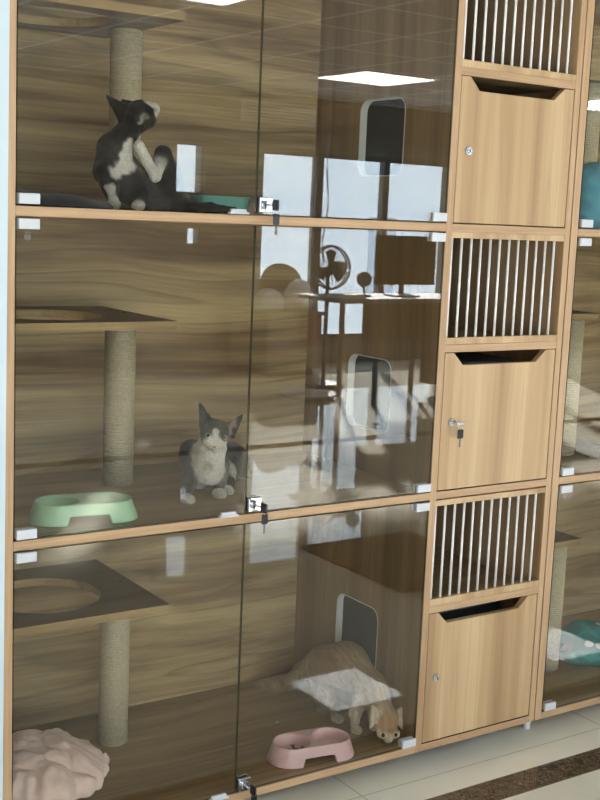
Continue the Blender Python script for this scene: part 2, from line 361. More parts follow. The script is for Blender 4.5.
# ------------------------------------------------------------------ implicit surfaces (animals, cushions, bowls)
def hash_noise(P, f, seed=0.0):
    s = np.zeros(len(P))
    for k, (a, b, c) in enumerate(((1.0, .31, .57), (-.42, 1.0, .36), (.27, -.53, 1.0), (.8, .6, -.7))):
        s += np.sin(f*(P[:, 0]*a+P[:, 1]*b+P[:, 2]*c)+seed*1.7+k*2.1)
    return s/4
class SDF:
    def __init__(self): self.p = []
    def cap(self, a, b, r0, r1, col=None, k=.01):
        self.p.append(('c', np.array(a, float), np.array(b, float), r0, r1, col, k)); return self
    def chain(self, pts, rs, col=None, k=.01):
        for i in range(len(pts)-1): self.cap(pts[i], pts[i+1], rs[i], rs[i+1], col, k)
    def ell(self, c, rad, col=None, k=.01, rot=None):
        rot = np.eye(3) if rot is None else np.array(rot); self.p.append(('e', np.array(c, float), np.array(rad, float), rot, None, col, k)); return self
    def tri(self, a, b, c, th, col=None, k=.006):
        self.p.append(('t', np.array(a, float), np.array(b, float), np.array(c, float), th, col, k)); return self
    def one(self, q, P):
        if q[0] == 'c':
            _, a, b, r0, r1, _, _ = q; ab = b-a; t = np.clip((P-a) @ ab/max(ab @ ab, 1e-12), 0, 1)
            return np.linalg.norm(P-a-t[:, None]*ab, axis=1)-(r0+(r1-r0)*t)
        if q[0] == 'e':
            _, c, rad, rot, _, _, _ = q; L = (P-c) @ rot
            k0 = np.linalg.norm(L/rad, axis=1); k1 = np.linalg.norm(L/rad**2, axis=1); return k0*(k0-1)/np.maximum(k1, 1e-9)
        _, a, b, c, th, _, _ = q
        ba, cb, ac = b-a, c-b, a-c; pa, pb, pc = P-a, P-b, P-c; n = np.cross(ba, ac); n = n/np.linalg.norm(n)
        s = np.sign(pa @ np.cross(ba, n))+np.sign(pb @ np.cross(cb, n))+np.sign(pc @ np.cross(ac, n))
        def seg(e, p): t = np.clip(p @ e/(e @ e), 0, 1); w = p-t[:, None]*e; return (w*w).sum(1)
        de = np.minimum(np.minimum(seg(ba, pa), seg(cb, pb)), seg(ac, pc)); dp = (pa @ n)**2
        inside = np.abs(s) >= 2.0
        inside = (np.sign(pa @ np.cross(ba, n)) == np.sign(pb @ np.cross(cb, n))) & (np.sign(pb @ np.cross(cb, n)) == np.sign(pc @ np.cross(ac, n)))
        return np.sqrt(np.where(inside, dp, de))-th
    def val(self, P):
        d = None
        for q in self.p:
            e = self.one(q, P)
            if d is None: d = e
            else:
                k = q[-1]; h = np.clip(.5+.5*(d-e)/k, 0, 1); d = d*(1-h)+e*h-k*h*(1-h)
        return d
    def color(self, P, paints=(), sig=.003, jit=.004):
        W = np.zeros(len(P)); C = np.zeros((len(P), 3))
        Pj = P+np.stack([hash_noise(P, 330, s) for s in (0, 1, 2)], 1)*jit
        for q in self.p:
            if q[-2] is None: continue
            w = np.exp(-np.maximum(self.one(q, Pj), -.02)/sig); W += w; C += w[:, None]*np.array(q[-2])
        C /= np.maximum(W, 1e-12)[:, None]
        for a, b, r, col, soft in paints:
            a, b = np.array(a), np.array(b); ab = b-a; t = np.clip((Pj-a) @ ab/max(ab @ ab, 1e-12), 0, 1)
            d = np.linalg.norm(Pj-a-t[:, None]*ab, axis=1)-r
            w = np.clip(.5-d/(2*soft), 0, 1)[:, None]; C = C*(1-w)+w*np.array(col)
        return C
    def bounds(self):
        lo, hi = [], []
        for q in self.p:
            if q[0] == 'c': r = max(q[3], q[4]); pts = [q[1]-r, q[2]-r, q[1]+r, q[2]+r]
            elif q[0] == 'e': r = q[2].max(); pts = [q[1]-r, q[1]+r]
            else: r = q[4]; pts = [x-r for x in q[1:4]]+[x+r for x in q[1:4]]
            lo.append(np.min(pts, 0)); hi.append(np.max(pts, 0))
        return np.min(lo, 0)-.012, np.max(hi, 0)+.012
def surface(f, lo, hi, h):
    n = [int(math.ceil((hi[i]-lo[i])/h))+1 for i in range(3)]
    ax = [lo[i]+h*np.arange(n[i]) for i in range(3)]
    G = np.stack(np.meshgrid(*ax, indexing='ij'), -1).reshape(-1, 3)
    V = np.concatenate([f(G[i:i+200000]) for i in range(0, len(G), 200000)]).reshape(n)
    S = V < 0
    c = [(i, j, k) for i in (0, 1) for j in (0, 1) for k in (0, 1)]
    def sh(A, o): return A[o[0]:n[0]-1+o[0], o[1]:n[1]-1+o[1], o[2]:n[2]-1+o[2]]
    cnt = sum(sh(S, o).astype(int) for o in c); act = (cnt > 0) & (cnt < 8)
    idx = -np.ones(act.shape, int); idx[act] = np.arange(act.sum())
    base = np.stack(np.nonzero(act), 1).astype(float)
    acc = np.zeros((act.sum(), 3)); num = np.zeros(act.sum())
    for a in range(8):
        for b in range(a+1, 8):
            oa, ob = np.array(c[a]), np.array(c[b])
            if abs(oa-ob).sum() != 1: continue
            va, vb = sh(V, c[a])[act], sh(V, c[b])[act]; x = (va < 0) != (vb < 0)
            t = np.where(x, va/np.where(x, va-vb, 1), 0)
            acc += np.where(x[:, None], oa+t[:, None]*(ob-oa), 0); num += x
    P = np.array(lo)+h*(base+acc/num[:, None])
    quads = []
    for d in range(3):
        u, v = (d+1) % 3, (d+2) % 3
        s0 = [slice(None)]*3; s1 = [slice(None)]*3; s0[d] = slice(0, n[d]-1); s1[d] = slice(1, n[d])
        A, B = S[tuple(s0)], S[tuple(s1)]; E = np.stack(np.nonzero(A != B), 1)
        ok = (E[:, u] > 0) & (E[:, v] > 0) & (E[:, u] < n[u]-1) & (E[:, v] < n[v]-1); E = E[ok]
        ins = A[tuple(E.T)]
        def cell(du, dv):
            q = E.copy(); q[:, u] -= du; q[:, v] -= dv; return idx[tuple(q.T)]
        Q = np.stack([cell(1, 1), cell(0, 1), cell(0, 0), cell(1, 0)], 1)
        Q[~ins] = Q[~ins][:, ::-1]; quads.append(Q)
    return P, np.concatenate(quads)
def from_arrays(name, P, Q, mat, parent=None, col=None, org=None):
    org = (P.min(0)+P.max(0))/2 if org is None else np.array(org)
    me = bpy.data.meshes.new(name); me.from_pydata((P-org).tolist(), [], Q.tolist())
    me.materials.append(mat)
    for f in me.polygons: f.use_smooth = True
    if col is not None:
        ca = me.color_attributes.new('fur', 'FLOAT_COLOR', 'POINT')
        ca.data.foreach_set('color', np.concatenate([col, np.ones((len(col), 1))], 1).astype(np.float32).ravel())
    me.update()
    o = bpy.data.objects.new(name, me); COL.objects.link(o); setp(o, parent, tuple(float(x) for x in org)); return o
def hit(f, px, py, y0=0.0, y1=.5):
    """first point of an implicit body met by a sight line"""
    Y = np.linspace(y0, y1, 900); d = ray(px, py); P = CAM+d[None]*((Y-CAM[1])/d[1])[:, None]
    v = f(P); i = np.argmax(v < 0)
    return P[i]

# ================================================================== THE CABINETS
def tempered_mark(parent, x, y, z):
    bm = bmesh.new()
    a_tube(bm, [(x+.0055*math.cos(a), y, z+.0055*math.sin(a)) for a in np.linspace(0, 2*math.pi, 20, endpoint=False)], .0004, 6, True)
    for s in (-1, 1):
        a_tube(bm, [(x-.003, y, z-.003*s), (x+.003, y, z+.003*s)], .0004, 6)
    for s in (-1, 1):
        a_tube(bm, [(x+.0032*s, y, z-.0035), (x+.0032*s, y, z+.0035)], .0003, 6)
    a_tube(bm, [(x-.006, y, z+.0085), (x+.006, y, z+.0085)], .0004, 6)
    return from_bm('tempering_mark', bm, M['mark'], parent)
def glass_door(parent, x0, x1, z0, z1, side, mark=False, lock=False, bracket=False):
    bm = bmesh.new(); a_box(bm, x0, x1, .000, .005, z0, z1, 0)
    for f in bm.faces:
        if abs(f.normal.y) < .5: f.material_index = 1
    d = from_bm('glass_door', bm, [M['glass'], M['glass_edge']], parent)
    hx0, hx1 = (x0+.002, x0+.042) if side == 'L' else (x1-.042, x1-.002)
    def clip(za, zb):
        b = bmesh.new(); a_box(b, hx0, hx1, -.0075, -.0005, za, zb, .0014); a_box(b, hx0, hx1, .0055, .012, za, zb, .0014)
        k = from_bm('hinge_clip', b, M['clip'], d); return k
    clip(z0+.001, z0+.020); clip(z1-.020, z1-.001)
    if mark: tempered_mark(d, x0+.021, -.0003, z1-.034)
    if lock:
        cx, cz = x0+.016, z0+.020
        b = bmesh.new(); a_box(b, cx-.0155, cx+.0155, -.011, -.0005, cz-.016, cz+.014, .0015)
        a_cyl(b, (cx-.002, -.011, cz-.001), (cx-.002, -.020, cz-.001), .0095, .0088, 28)
        a_box(b, cx-.0155, cx+.0155, .0055, .011, cz-.016, cz+.014, .0015)
        lk = from_bm('door_lock', b, M['chrome'], d)
        key(lk, (cx-.002, -.020, cz-.001), hang=(cx+.012, -.024, cz-.010))
    if bracket:
        b = bmesh.new(); a_box(b, x1-.062, x1-.026, -.009, -.0005, z0+.000, z0+.0085, .0025); a_box(b, x1-.066, x1-.022, -.012, -.0008, z0-.0015, z0+.0025, .001)
        from_bm('door_stop', b, M['clip'], d)
    return d
def key(parent, p, hang=None):
    x, y, z = p
    b = bmesh.new(); a_cyl(b, (x, y, z), (x+.002, y-.012, z), .0022, .0018, 12)
    k = from_bm('key', b, M['chrome'], parent)
    b = bmesh.new()
    a_box(b, x+.0005, x+.006, y-.034, y-.012, z-.0105, z+.0105, .0025)
    from_bm('key_head', b, M['black'], k)
    if hang:
        hx, hy, hz = hang
        b = bmesh.new(); a_tube(b, [(hx+.0045*math.cos(a)*.4, hy-.006+.0065*math.sin(a)*.5, hz+.0065*math.cos(a)-.003) for a in np.linspace(0, 2*math.pi, 18, endpoint=False)], .0006, 6, True)
        from_bm('key_ring', b, M['chrome'], k)
        b = bmesh.new(); a_box(b, hx-.0075, hx+.0075, hy-.0085, hy-.0045, hz-.030, hz-.008, .0022); s = from_bm('spare_key_head', b, M['black'], k)
        b = bmesh.new(); a_box(b, hx-.002, hx+.002, hy-.0073, hy-.0057, hz-.050, hz-.029, .0006)
        for q in range(4): a_box(b, hx+.0015, hx+.0032, hy-.0071, hy-.0059, hz-.047+q*.0045, hz-.0448+q*.0045, .0002)
        from_bm('spare_key_blade', b, M['key_steel'], k)

def post(parent, x, y, z0, z1, r=.0345):
    bm = bmesh.new(); n = int((z1-z0)/.0031); prof = []
    a_cyl(bm, (x, y, z0), (x, y, z1), r, r, 40)
    es = [e for e in bm.edges if any(len(f.verts) > 4 for f in e.link_faces)]
    bmesh.ops.bevel(bm, geom=es, offset=.004, segments=3, affect='EDGES')
    for f in bm.faces: f.smooth = len(f.verts) == 4
    return from_bm('scratching_post', bm, M['sisal'], parent)
def perch(parent, x0, x1, y0, y1, z, hole, px, py, zfloor):
    bm = bmesh.new(); hx, hy, hr = hole
    circ = [(hx+hr*math.cos(a), hy+hr*math.sin(a)) for a in np.linspace(0, 2*math.pi, 56, endpoint=False)]
    a_prism(bm, [(x0, y0), (x1, y0), (x1, y1), (x0, y1)], z-.0175, z, 'z', [circ])
    for f in bm.faces:
        c = f.calc_center_median()
        if abs(f.normal.z) < .5: f.material_index = 1
    p = from_bm('perch_board', bm, [M['perch'], M['wood_shelf']], parent)
    post(p, px, py, zfloor, z-.0175)
    b = bmesh.new(); a_cyl(b, (px, py-.02, z-.0002), (px, py-.02, z+.0016), .005, .004, 16); from_bm('screw_cap', b, M['black'], p)
    return p

def cabinet_unit(base_x, label, x_left, with_lockers):
    root = thing('cat_cabinet', (base_x, .27, 0.0), label, 'cabinet')
    return root

# ---- unit with the three kittens
XL, XD0, XD1, XR0, XR1 = 0.0, 1.0074, 1.0263, 1.384, 1.402
cab = thing('cat_cabinet', (.69, .27, 0.0), 'large wooden cat cabinet with glass doors, a locker column and three kittens inside', 'cabinet')
ZB, ZT = SH[0]-BT, TOPB+BT
box('side_panel', -.018, 0, 0, DEP, ZB, ZT, M['wood_side'], cab, edge=M['edge_v'])
box('side_panel', XR0, XR1, 0, DEP, ZB, ZT, M['wood_v'], cab, edge=M['edge_v'])
box('back_panel', 0, XR0, DEP-.006, DEP, ZB+.001, ZT-.001, M['wood_h'], cab, 0)
# divider with the three cat doorways (rounded openings)
def rrect(y0, y1, z0, z1, r, n=8):
    o = []
    for cy, cz, a0 in ((y1-r, z1-r, 0), (y0+r, z1-r, 90), (y0+r, z0+r, 180), (y1-r, z0+r, 270)):
        o += [(cy+r*math.cos(math.radians(a0+90*i/n)), cz+r*math.sin(math.radians(a0+90*i/n))) for i in range(n+1)]
    return o
opn = [rrect(.168, .345, s+.105, s+.288, .030) for s in SH]
bm = bmesh.new(); a_prism(bm, [(0, ZB), (DEP-.006, ZB), (DEP-.006, ZT), (0, ZT)], XD0, XD1, 'x', opn)
bm.normal_update()
for f in bm.faces:
    if f.normal.y < -.9 and f.calc_center_median().y < .001: f.material_index = 1
div = from_bm('divider_panel', bm, [M['wood_side'], M['edge_v']], cab)
for s in SH:
    bm = bmesh.new(); a_prism(bm, rrect(.1683, .3447, s+.1053, s+.2877, .0297), XD0-.0006, XD1+.0006, 'x', [rrect(.1703, .3427, s+.1073, s+.2857, .0277)])
    from_bm('doorway_trim', bm, M['trim_white'], div)
    # slate plastic tray wall standing behind the doorway inside the locker
    bm = bmesh.new(); a_box(bm, XD1+.04, XR0-.03, .10, .42, s+.0005, s+.290, .01); from_bm('litter_box', bm, M['slate'], cab)
# boards: bottom, two shelves, top
for i, zt in enumerate(SH+[ZT]):
    bm = bmesh.new(); a_box(bm, 0, XD0, 0, DEP-.006, zt-BT, zt, .0008)
    for f in bm.faces:
        if f.calc_center_median().y < .001: f.material_index = 1
    from_bm('shelf', bm, [M['wood_shelf'], M['edge']], cab)
    bm = bmesh.new(); a_box(bm, XD1, XR0, 0, DEP-.006, zt-BT, zt, .0008)
    for f in bm.faces:
        if f.calc_center_median().y < .001: f.material_index = 1
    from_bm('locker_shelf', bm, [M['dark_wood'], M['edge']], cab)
# lockers
first_bar = None
for i, s in enumerate(SH):
    top = s+.605 if i < 2 else TOPB
    bm = bmesh.new(); a_box(bm, XD1, XR0, 0, DEP-.006, s+.327, s+.345, .0008)
    for f in bm.faces:
        if f.calc_center_median().y < .001: f.material_index = 1
    from_bm('locker_rail', bm, [M['wood_shelf'], M['edge']], cab)
    # locker door, with the trapezoid hand slot
    bm = bmesh.new(); a0, a1, zt, zb = XD1+.0025, XR0-.0025, s+.3255, s+.0025
    a_prism(bm, [(a0, zb), (a1, zb), (a1, zt), (1.350, zt), (1.317, zt-.029), (1.084, zt-.029), (1.056, zt), (a0, zt)], .0005, .0165, 'y')
    es = [e for e in bm.edges if len(e.link_faces) == 2 and e.calc_face_angle() > 1.0 and abs(e.verts[0].co.y-e.verts[1].co.y) < .001]
    bmesh.ops.bevel(bm, geom=es, offset=.0008, segments=1, affect='EDGES')
    dr = from_bm('locker_door', bm, M['wood_v'], cab)
    lx, lz = 1.0595, s+.163
    b = bmesh.new(); a_cyl(b, (lx, .0005, lz), (lx, -.004, lz), .0098, .0090, 28); a_cyl(b, (lx, -.004, lz), (lx, -.0065, lz), .0062, .0058, 24)
    lk = from_bm('door_lock', b, M['chrome'], dr)
    if i != 1:
        b = bmesh.new(); a_box(b, lx-.0014, lx+.0014, -.0070, -.0064, lz-.0038, lz+.0038, 0); from_bm('keyhole', b, M['black'], lk)
    else:
        b = bmesh.new(); a_cyl(b, (lx, -.006, lz), (lx+.003, -.016, lz), .0025, .002, 12); a_box(b, lx-.001, lx+.024, -.022, -.017, lz-.004, lz+.003, .001)
        k = from_bm('key', b, M['chrome'], lk)
        b = bmesh.new(); a_tube(b, [(lx+.011+.006*math.cos(a), -.020, lz-.010+.008*math.sin(a)) for a in np.linspace(0, 2*math.pi, 18, endpoint=False)], .0008, 6, True)
        from_bm('key_ring', b, M['chrome'], k)
        b = bmesh.new(); a_box(b, lx+.003, lx+.020, -.023, -.018, lz-.036, lz-.014, .0025); from_bm('spare_key_head', b, M['black'], k)
        b = bmesh.new(); a_box(b, lx+.0095, lx+.0135, -.0215, -.0195, lz-.056, lz-.035, .0006); from_bm('spare_key_blade', b, M['key_steel'], k)
    # barred opening
    oz0, oz1 = s+.361, s+(.588 if i < 2 else .588)
    box('grille_top_rail', XD1+.0005, XR0-.0005, .0006, .0166, oz1, top-.019 if i == 2 else s+.6020, M['wood_v'], cab, .0008)
    gr = box('grille_bottom_rail', XD1+.0005, XR0-.0005, .0006, .0166, s+.3452, oz0, M['wood_v'], cab, .0008)
    for k in range(12):
        bx = 1.0345+k*.0295
        if first_bar is None:
            first_bar = cyl('bar', (bx, .0085, oz0-.004), (bx, .0085, oz1+.004), .0031, M['steel'], gr, seg=16); fx, fz = bx, s
        else: dup(first_bar, gr, move=(bx-fx, 0, s-fz))
    # inside lining of the barred compartment
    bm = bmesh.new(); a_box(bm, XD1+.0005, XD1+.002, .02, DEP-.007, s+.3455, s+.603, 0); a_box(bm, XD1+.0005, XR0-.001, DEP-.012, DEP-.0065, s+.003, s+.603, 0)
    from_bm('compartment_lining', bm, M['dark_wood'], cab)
# perches and posts
for i, (s, z) in enumerate(((SH[0], SH[0]+.397), (SH[1], SH[1]+.393), (SH[2], SH[2]+.402))):
    perch(cab, .0005, .413, .15, DEP-.0065, z, (.195, .330, .125), .386, .366, s)
# glass doors
for i, s in enumerate(SH):
    zt = (SH[i+1]-BT if i < 2 else TOPB)
    glass_door(cab, .002, .5045, s+.003, zt-.003, 'L', mark=(i == 1), bracket=True)
    glass_door(cab, .5065, XD0-.002, s+.003, zt-.003, 'R', lock=True)
# feet
foot0 = None
for fx, fy in ((.03, .07), (.52, .07), (1.04, .085), (1.27, .085), (1.345, .085), (.03, .48), (.70, .48), (1.36, .48)):
    if foot0 is None: foot0 = cyl('foot', (fx, fy, 0), (fx, fy, ZB), .009, M['white_feet'], cab, r1=.011); f0 = (fx, fy)
    else: dup(foot0, cab, move=(fx-f0[0], fy-f0[1], 0))

# ---- the next unit, cut by the right edge of the frame
U0, U1, UR = 1.4051, 1.4286, 2.44
cab2 = thing('cat_cabinet', (1.92, .27, 0.0), 'wooden cat cabinet beside the locker column, cut by the right edge of the picture', 'cabinet')
box('side_panel', U0, U1, 0, DEP, ZB, ZT, M['wood_side'], cab2, edge=M['edge_v'])
box('side_panel', UR, UR+.018, 0, DEP, ZB, ZT, M['wood_side'], cab2, edge=M['edge_v'])
box('back_panel', U1, UR, DEP-.006, DEP, ZB+.001, ZT-.001, M['wood_h'], cab2, 0)
for zt in SH+[ZT]:
    bm = bmesh.new(); a_box(bm, U1, UR, 0, DEP-.006, zt-BT, zt, .0008)
    for f in bm.faces:
        if f.calc_center_median().y < .001: f.material_index = 1
    from_bm('shelf', bm, [M['wood_shelf'], M['edge']], cab2)
for i, s in enumerate(SH):
    perch(cab2, U1+.0005, 1.690, .15, DEP-.0065, s+.397, (1.53, .33, .09), 1.672, .228, s)
    zt = (SH[i+1]-BT if i < 2 else TOPB)
    glass_door(cab2, U1+.002, 1.933, s+.003, zt-.003, 'L', mark=(i == 0), bracket=True)
    glass_door(cab2, 1.935, UR-.002, s+.003, zt-.003, 'R', lock=True)
for fx, fy in ((1.43, .05), (1.92, .07), (2.4, .07), (1.43, .48), (2.4, .48)):
    dup(foot0, cab2, move=(fx-f0[0], fy-f0[1], 0))

# ================================================================== THINGS INSIDE
def bowl(label, cx, cy, z, ang, L, W, H, mat, group=None):
    ca, sa = math.cos(ang), math.sin(ang)
    def f(P):
        x = P[:, 0]-cx; y = P[:, 1]-cy; u = x*ca+y*sa; v = -x*sa+y*ca; w = P[:, 2]-z
        tap = 1.0-.13*np.clip(w/H, 0, 1)
        def stad(l, b): q = np.maximum(np.abs(u)-(l-b), 0); return np.sqrt(q*q+v*v)-b
        d = np.maximum(stad(L/2*tap, W/2*tap), np.abs(w-H/2)-H/2)
        d = d-.0015
        for sgn in (-1, 1):     # two round wells
            uu = u-sgn*(L/4-.003); rr = np.sqrt(uu*uu+v*v); R = W/2*.80
            well = np.maximum(rr-(R-.25*np.clip(H-w, 0, H)), H*.36-w)
            d = -_smin(-d, well, .004)
        rim = np.abs(np.maximum(stad(L/2*.87-.004, W/2*.87-.004), -1))  # soft rim groove
        # hollow underside with a notch front and back
        hol = np.maximum(stad(L/2*.9-.006, W/2*.9-.006), w-(H*.36-.003))
        cut = np.maximum(np.abs(u)-(L*.205-.35*np.clip(w, 0, 1)), w-H*.56)
        cut = np.maximum(cut, -(np.abs(v)-W*.28))
        d = np.maximum(d, -np.maximum(cut, w-H*.30*1.0-.006))
        d = np.maximum(d, -hol)
        return d
    P, Q = surface(f, np.array([cx-L*.56, cy-L*.56, z-.004]), np.array([cx+L*.56, cy+L*.56, z+H+.008]), .0019)
    P[:, 2] = np.maximum(P[:, 2], z+.0002)
    o = from_arrays('food_bowl', P, Q, mat); tag(o, label, 'pet bowl', group); return o
def _smin(a, b, k): h = np.clip(.5+.5*(b-a)/k, 0, 1); return b*(1-h)+a*h-k*h*(1-h)
bowl('mint green double food bowl on the middle shelf beside the sitting kitten', .188, .108, SH[1], math.radians(-9), .222, .106, .040, M['green'])
pbx, pby, pba = .757, .078, math.radians(-9)
bowl('pink double food bowl with brown kibble on the bottom shelf', pbx, pby, SH[0], pba, .212, .104, .042, M['pink'])
# kibble in the left well of the pink bowl
kb = bmesh.new(); rng = random.Random(3)
for k in range(34):
    a, r = rng.uniform(0, 6.28), .022*math.sqrt(rng.random())
    u, v = -(.212/4-.003)+.006+r*math.cos(a), -.004+.7*r*math.sin(a)
    x, y = pbx+u*math.cos(pba)-v*math.sin(pba), pby+u*math.sin(pba)+v*math.cos(pba)
    b2 = bmesh.new(); bmesh.ops.create_icosphere(b2, subdivisions=1, radius=.0042)
    bmesh.ops.scale(b2, vec=(1, 1, .7), verts=b2.verts); bmesh.ops.translate(b2, vec=(x, y, SH[0]+.0215+(.003 if k % 3 == 0 else 0)), verts=b2.verts); join(kb, b2)
tag(from_bm('kibble', kb, M['kibble']), 'brown kibble in the left well of the pink bowl', 'cat food', kind='stuff')

# pink plush bed: puffed sections round a soft middle
def plush_bed():
    S = SDF(); cx, cy, z = .150, .232, SH[0]
    S.ell((cx, cy, z+.040), (.142, .142, .044), k=.02); S.ell((cx-.01, cy+.01, z+.060), (.105, .105, .042), k=.02)
    def f(P):
        a = np.arctan2(P[:, 1]-cy, P[:, 0]-cx); r = np.hypot(P[:, 0]-cx, P[:, 1]-cy)
        Pw = P*np.array([1, 1, .6])+.010*np.stack([hash_noise(P, 60, 7), hash_noise(P, 60, 8), 0*a], 1)
        puff = np.abs(hash_noise(Pw, 62, 2))**.5*np.clip(r/.05, .35, 1)
        fine = np.abs(hash_noise(Pw, 170, 6))**.7
        ruff = np.clip((r-.10)/.04, 0, 1)*np.sin(17*a+3*np.sin(3*a))*.004
        d = S.val(P)-.016*puff-.004*fine-ruff+.006
        d = np.maximum(d, z+.0005-P[:, 2]); d = np.maximum(d, .004-P[:, 0]); return np.maximum(d*.8, .020-P[:, 1])
    lo, hi = S.bounds()
    P, Q = surface(f, lo-.008, hi+.008, .003)
    tag(from_arrays('cat_bed', P, Q, M['bedpink']), 'puffy blush pink cat bed on the bottom shelf under the perch', 'pet bed')
plush_bed()

def crumpled(name, cx, cy, z, rx, ry, h, mat, seed, label, cat, xmin=-9, ymin=.016, res=.004, sharp=38):
    def f(P):
        u, v = (P[:, 0]-cx)/rx, (P[:, 1]-cy)/ry; q = np.sqrt(u*u+v*v)+.12*hash_noise(P, 22, seed)
        hh = h*np.clip(1-q**2, 0, 1)**.5*(.62+.38*hash_noise(P*np.array([1, 1, .3]), sharp, seed)+.18*np.abs(hash_noise(P, sharp*2.3, seed+2)))
        d = (P[:, 2]-z-hh)*.6
        d = np.maximum(d, z+.0004-P[:, 2]); d = np.maximum(d, xmin-P[:, 0]); return np.maximum(d, ymin-P[:, 1])
    P, Q = surface(f, np.array([cx-rx*1.25, cy-ry*1.25, z-.01]), np.array([cx+rx*1.25, cy+ry*1.25, z+h*1.5]), res)
    return tag(from_arrays(name, P, Q, mat), label, cat)
crumpled('blanket', .112, .16, SH[2], .140, .13, .040, M['navy'], 4, 'crumpled dark navy blanket on the upper shelf beside the scratching kitten', 'blanket', xmin=.004)
crumpled('blanket', 1.76, .19, SH[1], .11, .12, .05, M['navy2'], 9, 'dark blue cloth on the middle shelf of the right-hand cabinet', 'blanket', xmin=1.711)

# teal dish on the upper shelf
bm = bmesh.new(); x0, x1, y0, y1, z = at(203, 205, .21)[0], at(251, 205, .21)[0], .205, .285, SH[2]+.0003
def rr(x0, x1, y0, y1, r, n=6): return rrect(x0, x1, y0, y1, r, n)
def ring_strip(bm, loops):
    rings = [[bm.verts.new(p) for p in lp] for lp in loops]
    for A, B in zip(rings, rings[1:]):
        for i in range(len(A)):
            f = bm.faces.new((A[i], A[(i+1) % len(A)], B[(i+1) % len(A)], B[i])); f.smooth = True
    bm.faces.new(list(reversed(rings[0]))); bm.faces.new(rings[-1])
L3 = lambda inset, zz, r: [(u, v, zz) for u, v in rr(x0+inset, x1-inset, y0+inset, y1-inset, r)]
ring_strip(bm, [L3(.010, z, .018), L3(.003, z+.012, .02), L3(0, z+.034, .02), L3(-.003, z+.036, .022), L3(-.002, z+.038, .022), L3(.003, z+.0375, .02), L3(.006, z+.014, .018), L3(.014, z+.005, .016)])
bmesh.ops.recalc_face_normals(bm, faces=bm.faces)
tag(from_bm('dish', bm, M['teal']), 'teal plastic dish on the upper shelf by the glass door lock', 'pet bowl')

# right-hand cabinet: blue cube bag and teal patterned cushion
def blue_bag():
    S = SDF(); z = SH[2]; c = np.array([1.585, .115, z+.07])
    S.ell(c, (.10, .085, .085), k=.03); S.ell(c+[-.01, 0, -.03], (.115, .095, .05), k=.03); S.ell(c+[.02, 0, .05], (.06, .05, .05), k=.03)
    def f(P):
        d = S.val(P)+.004*hash_noise(P, 45, 2)+.002*hash_noise(P, 120, 5)
        d = np.maximum(d, z+.0005-P[:, 2]); d = np.maximum(d, .02-P[:, 1]); return np.maximum(np.maximum(d, P[:, 1]-.190), U1+.004-P[:, 0])
    lo, hi = S.bounds(); P, Q = surface(f, lo, hi, .004)
    tag(from_arrays('fabric_bag', P, Q, M['skyblue']), 'sky blue fabric cushion on the upper shelf of the right-hand cabinet', 'cushion')
blue_bag()
def teal_cushion():
    m, nt, o = new_mat('teal_print_fabric')
    p = node(nt, 'ShaderNodeBsdfPrincipled', Roughness=.85); link(nt, p.outputs[0], o.inputs[0])
    tc = node(nt, 'ShaderNodeTexCoord'); v = node(nt, 'ShaderNodeTexVoronoi', Scale=16.0); link(nt, tc.outputs['Object'], v.inputs['Vector'])
    n = node(nt, 'ShaderNodeTexNoise', Scale=40.0, Detail=2.0); link(nt, tc.outputs['Object'], n.inputs['Vector'])
    ad = node(nt, 'ShaderNodeMath', operation='MULTIPLY_ADD'); link(nt, n.outputs['Fac'], ad.inputs[0]); ad.inputs[1].default_value = .35; link(nt, v.outputs['Distance'], ad.inputs[2])
    r = node(nt, 'ShaderNodeValToRGB'); r.color_ramp.interpolation = 'CONSTANT'; e = r.color_ramp.elements
    e[0].position = 0; e[0].color = (.62, .66, .68, 1); e[1].position = .43; e[1].color = (.012, .22, .26, 1); q = e.new(.40); q.color = (.03, .06, .12, 1); q = e.new(.80); q.color = (.02, .32, .33, 1)
    link(nt, ad.outputs[0], r.inputs['Fac']); link(nt, r.outputs['Color'], p.inputs['Base Color'])
    S = SDF(); z = SH[0]; c = np.array([1.850, .225, z+.03])
    S.ell(c, (.125, .10, .045), k=.02); S.ell(c+[.02, .03, .03], (.09, .07, .035), k=.02)
    def f(P): return np.maximum(np.maximum(S.val(P)+.006*hash_noise(P, 60, 1), z+.0005-P[:, 2]), 1.711-P[:, 0])
    lo, hi = S.bounds(); P, Q = surface(f, lo, hi, .004)
    tag(from_arrays('cushion', P, Q, m), 'teal printed cushion with white patches on the bottom shelf of the right-hand cabinet', 'cushion')
teal_cushion()
# crumb
bm = bmesh.new(); c = atz(277, 722, SH[0]+.001); a_box(bm, c[0]-.004, c[0]+.004, c[1]-.002, c[1]+.002, SH[0]+.0003, SH[0]+.0015, .0004)
tag(from_bm('paper_scrap', bm, M['paper']), 'tiny white scrap on the bottom shelf behind the pink bowl', 'scrap')

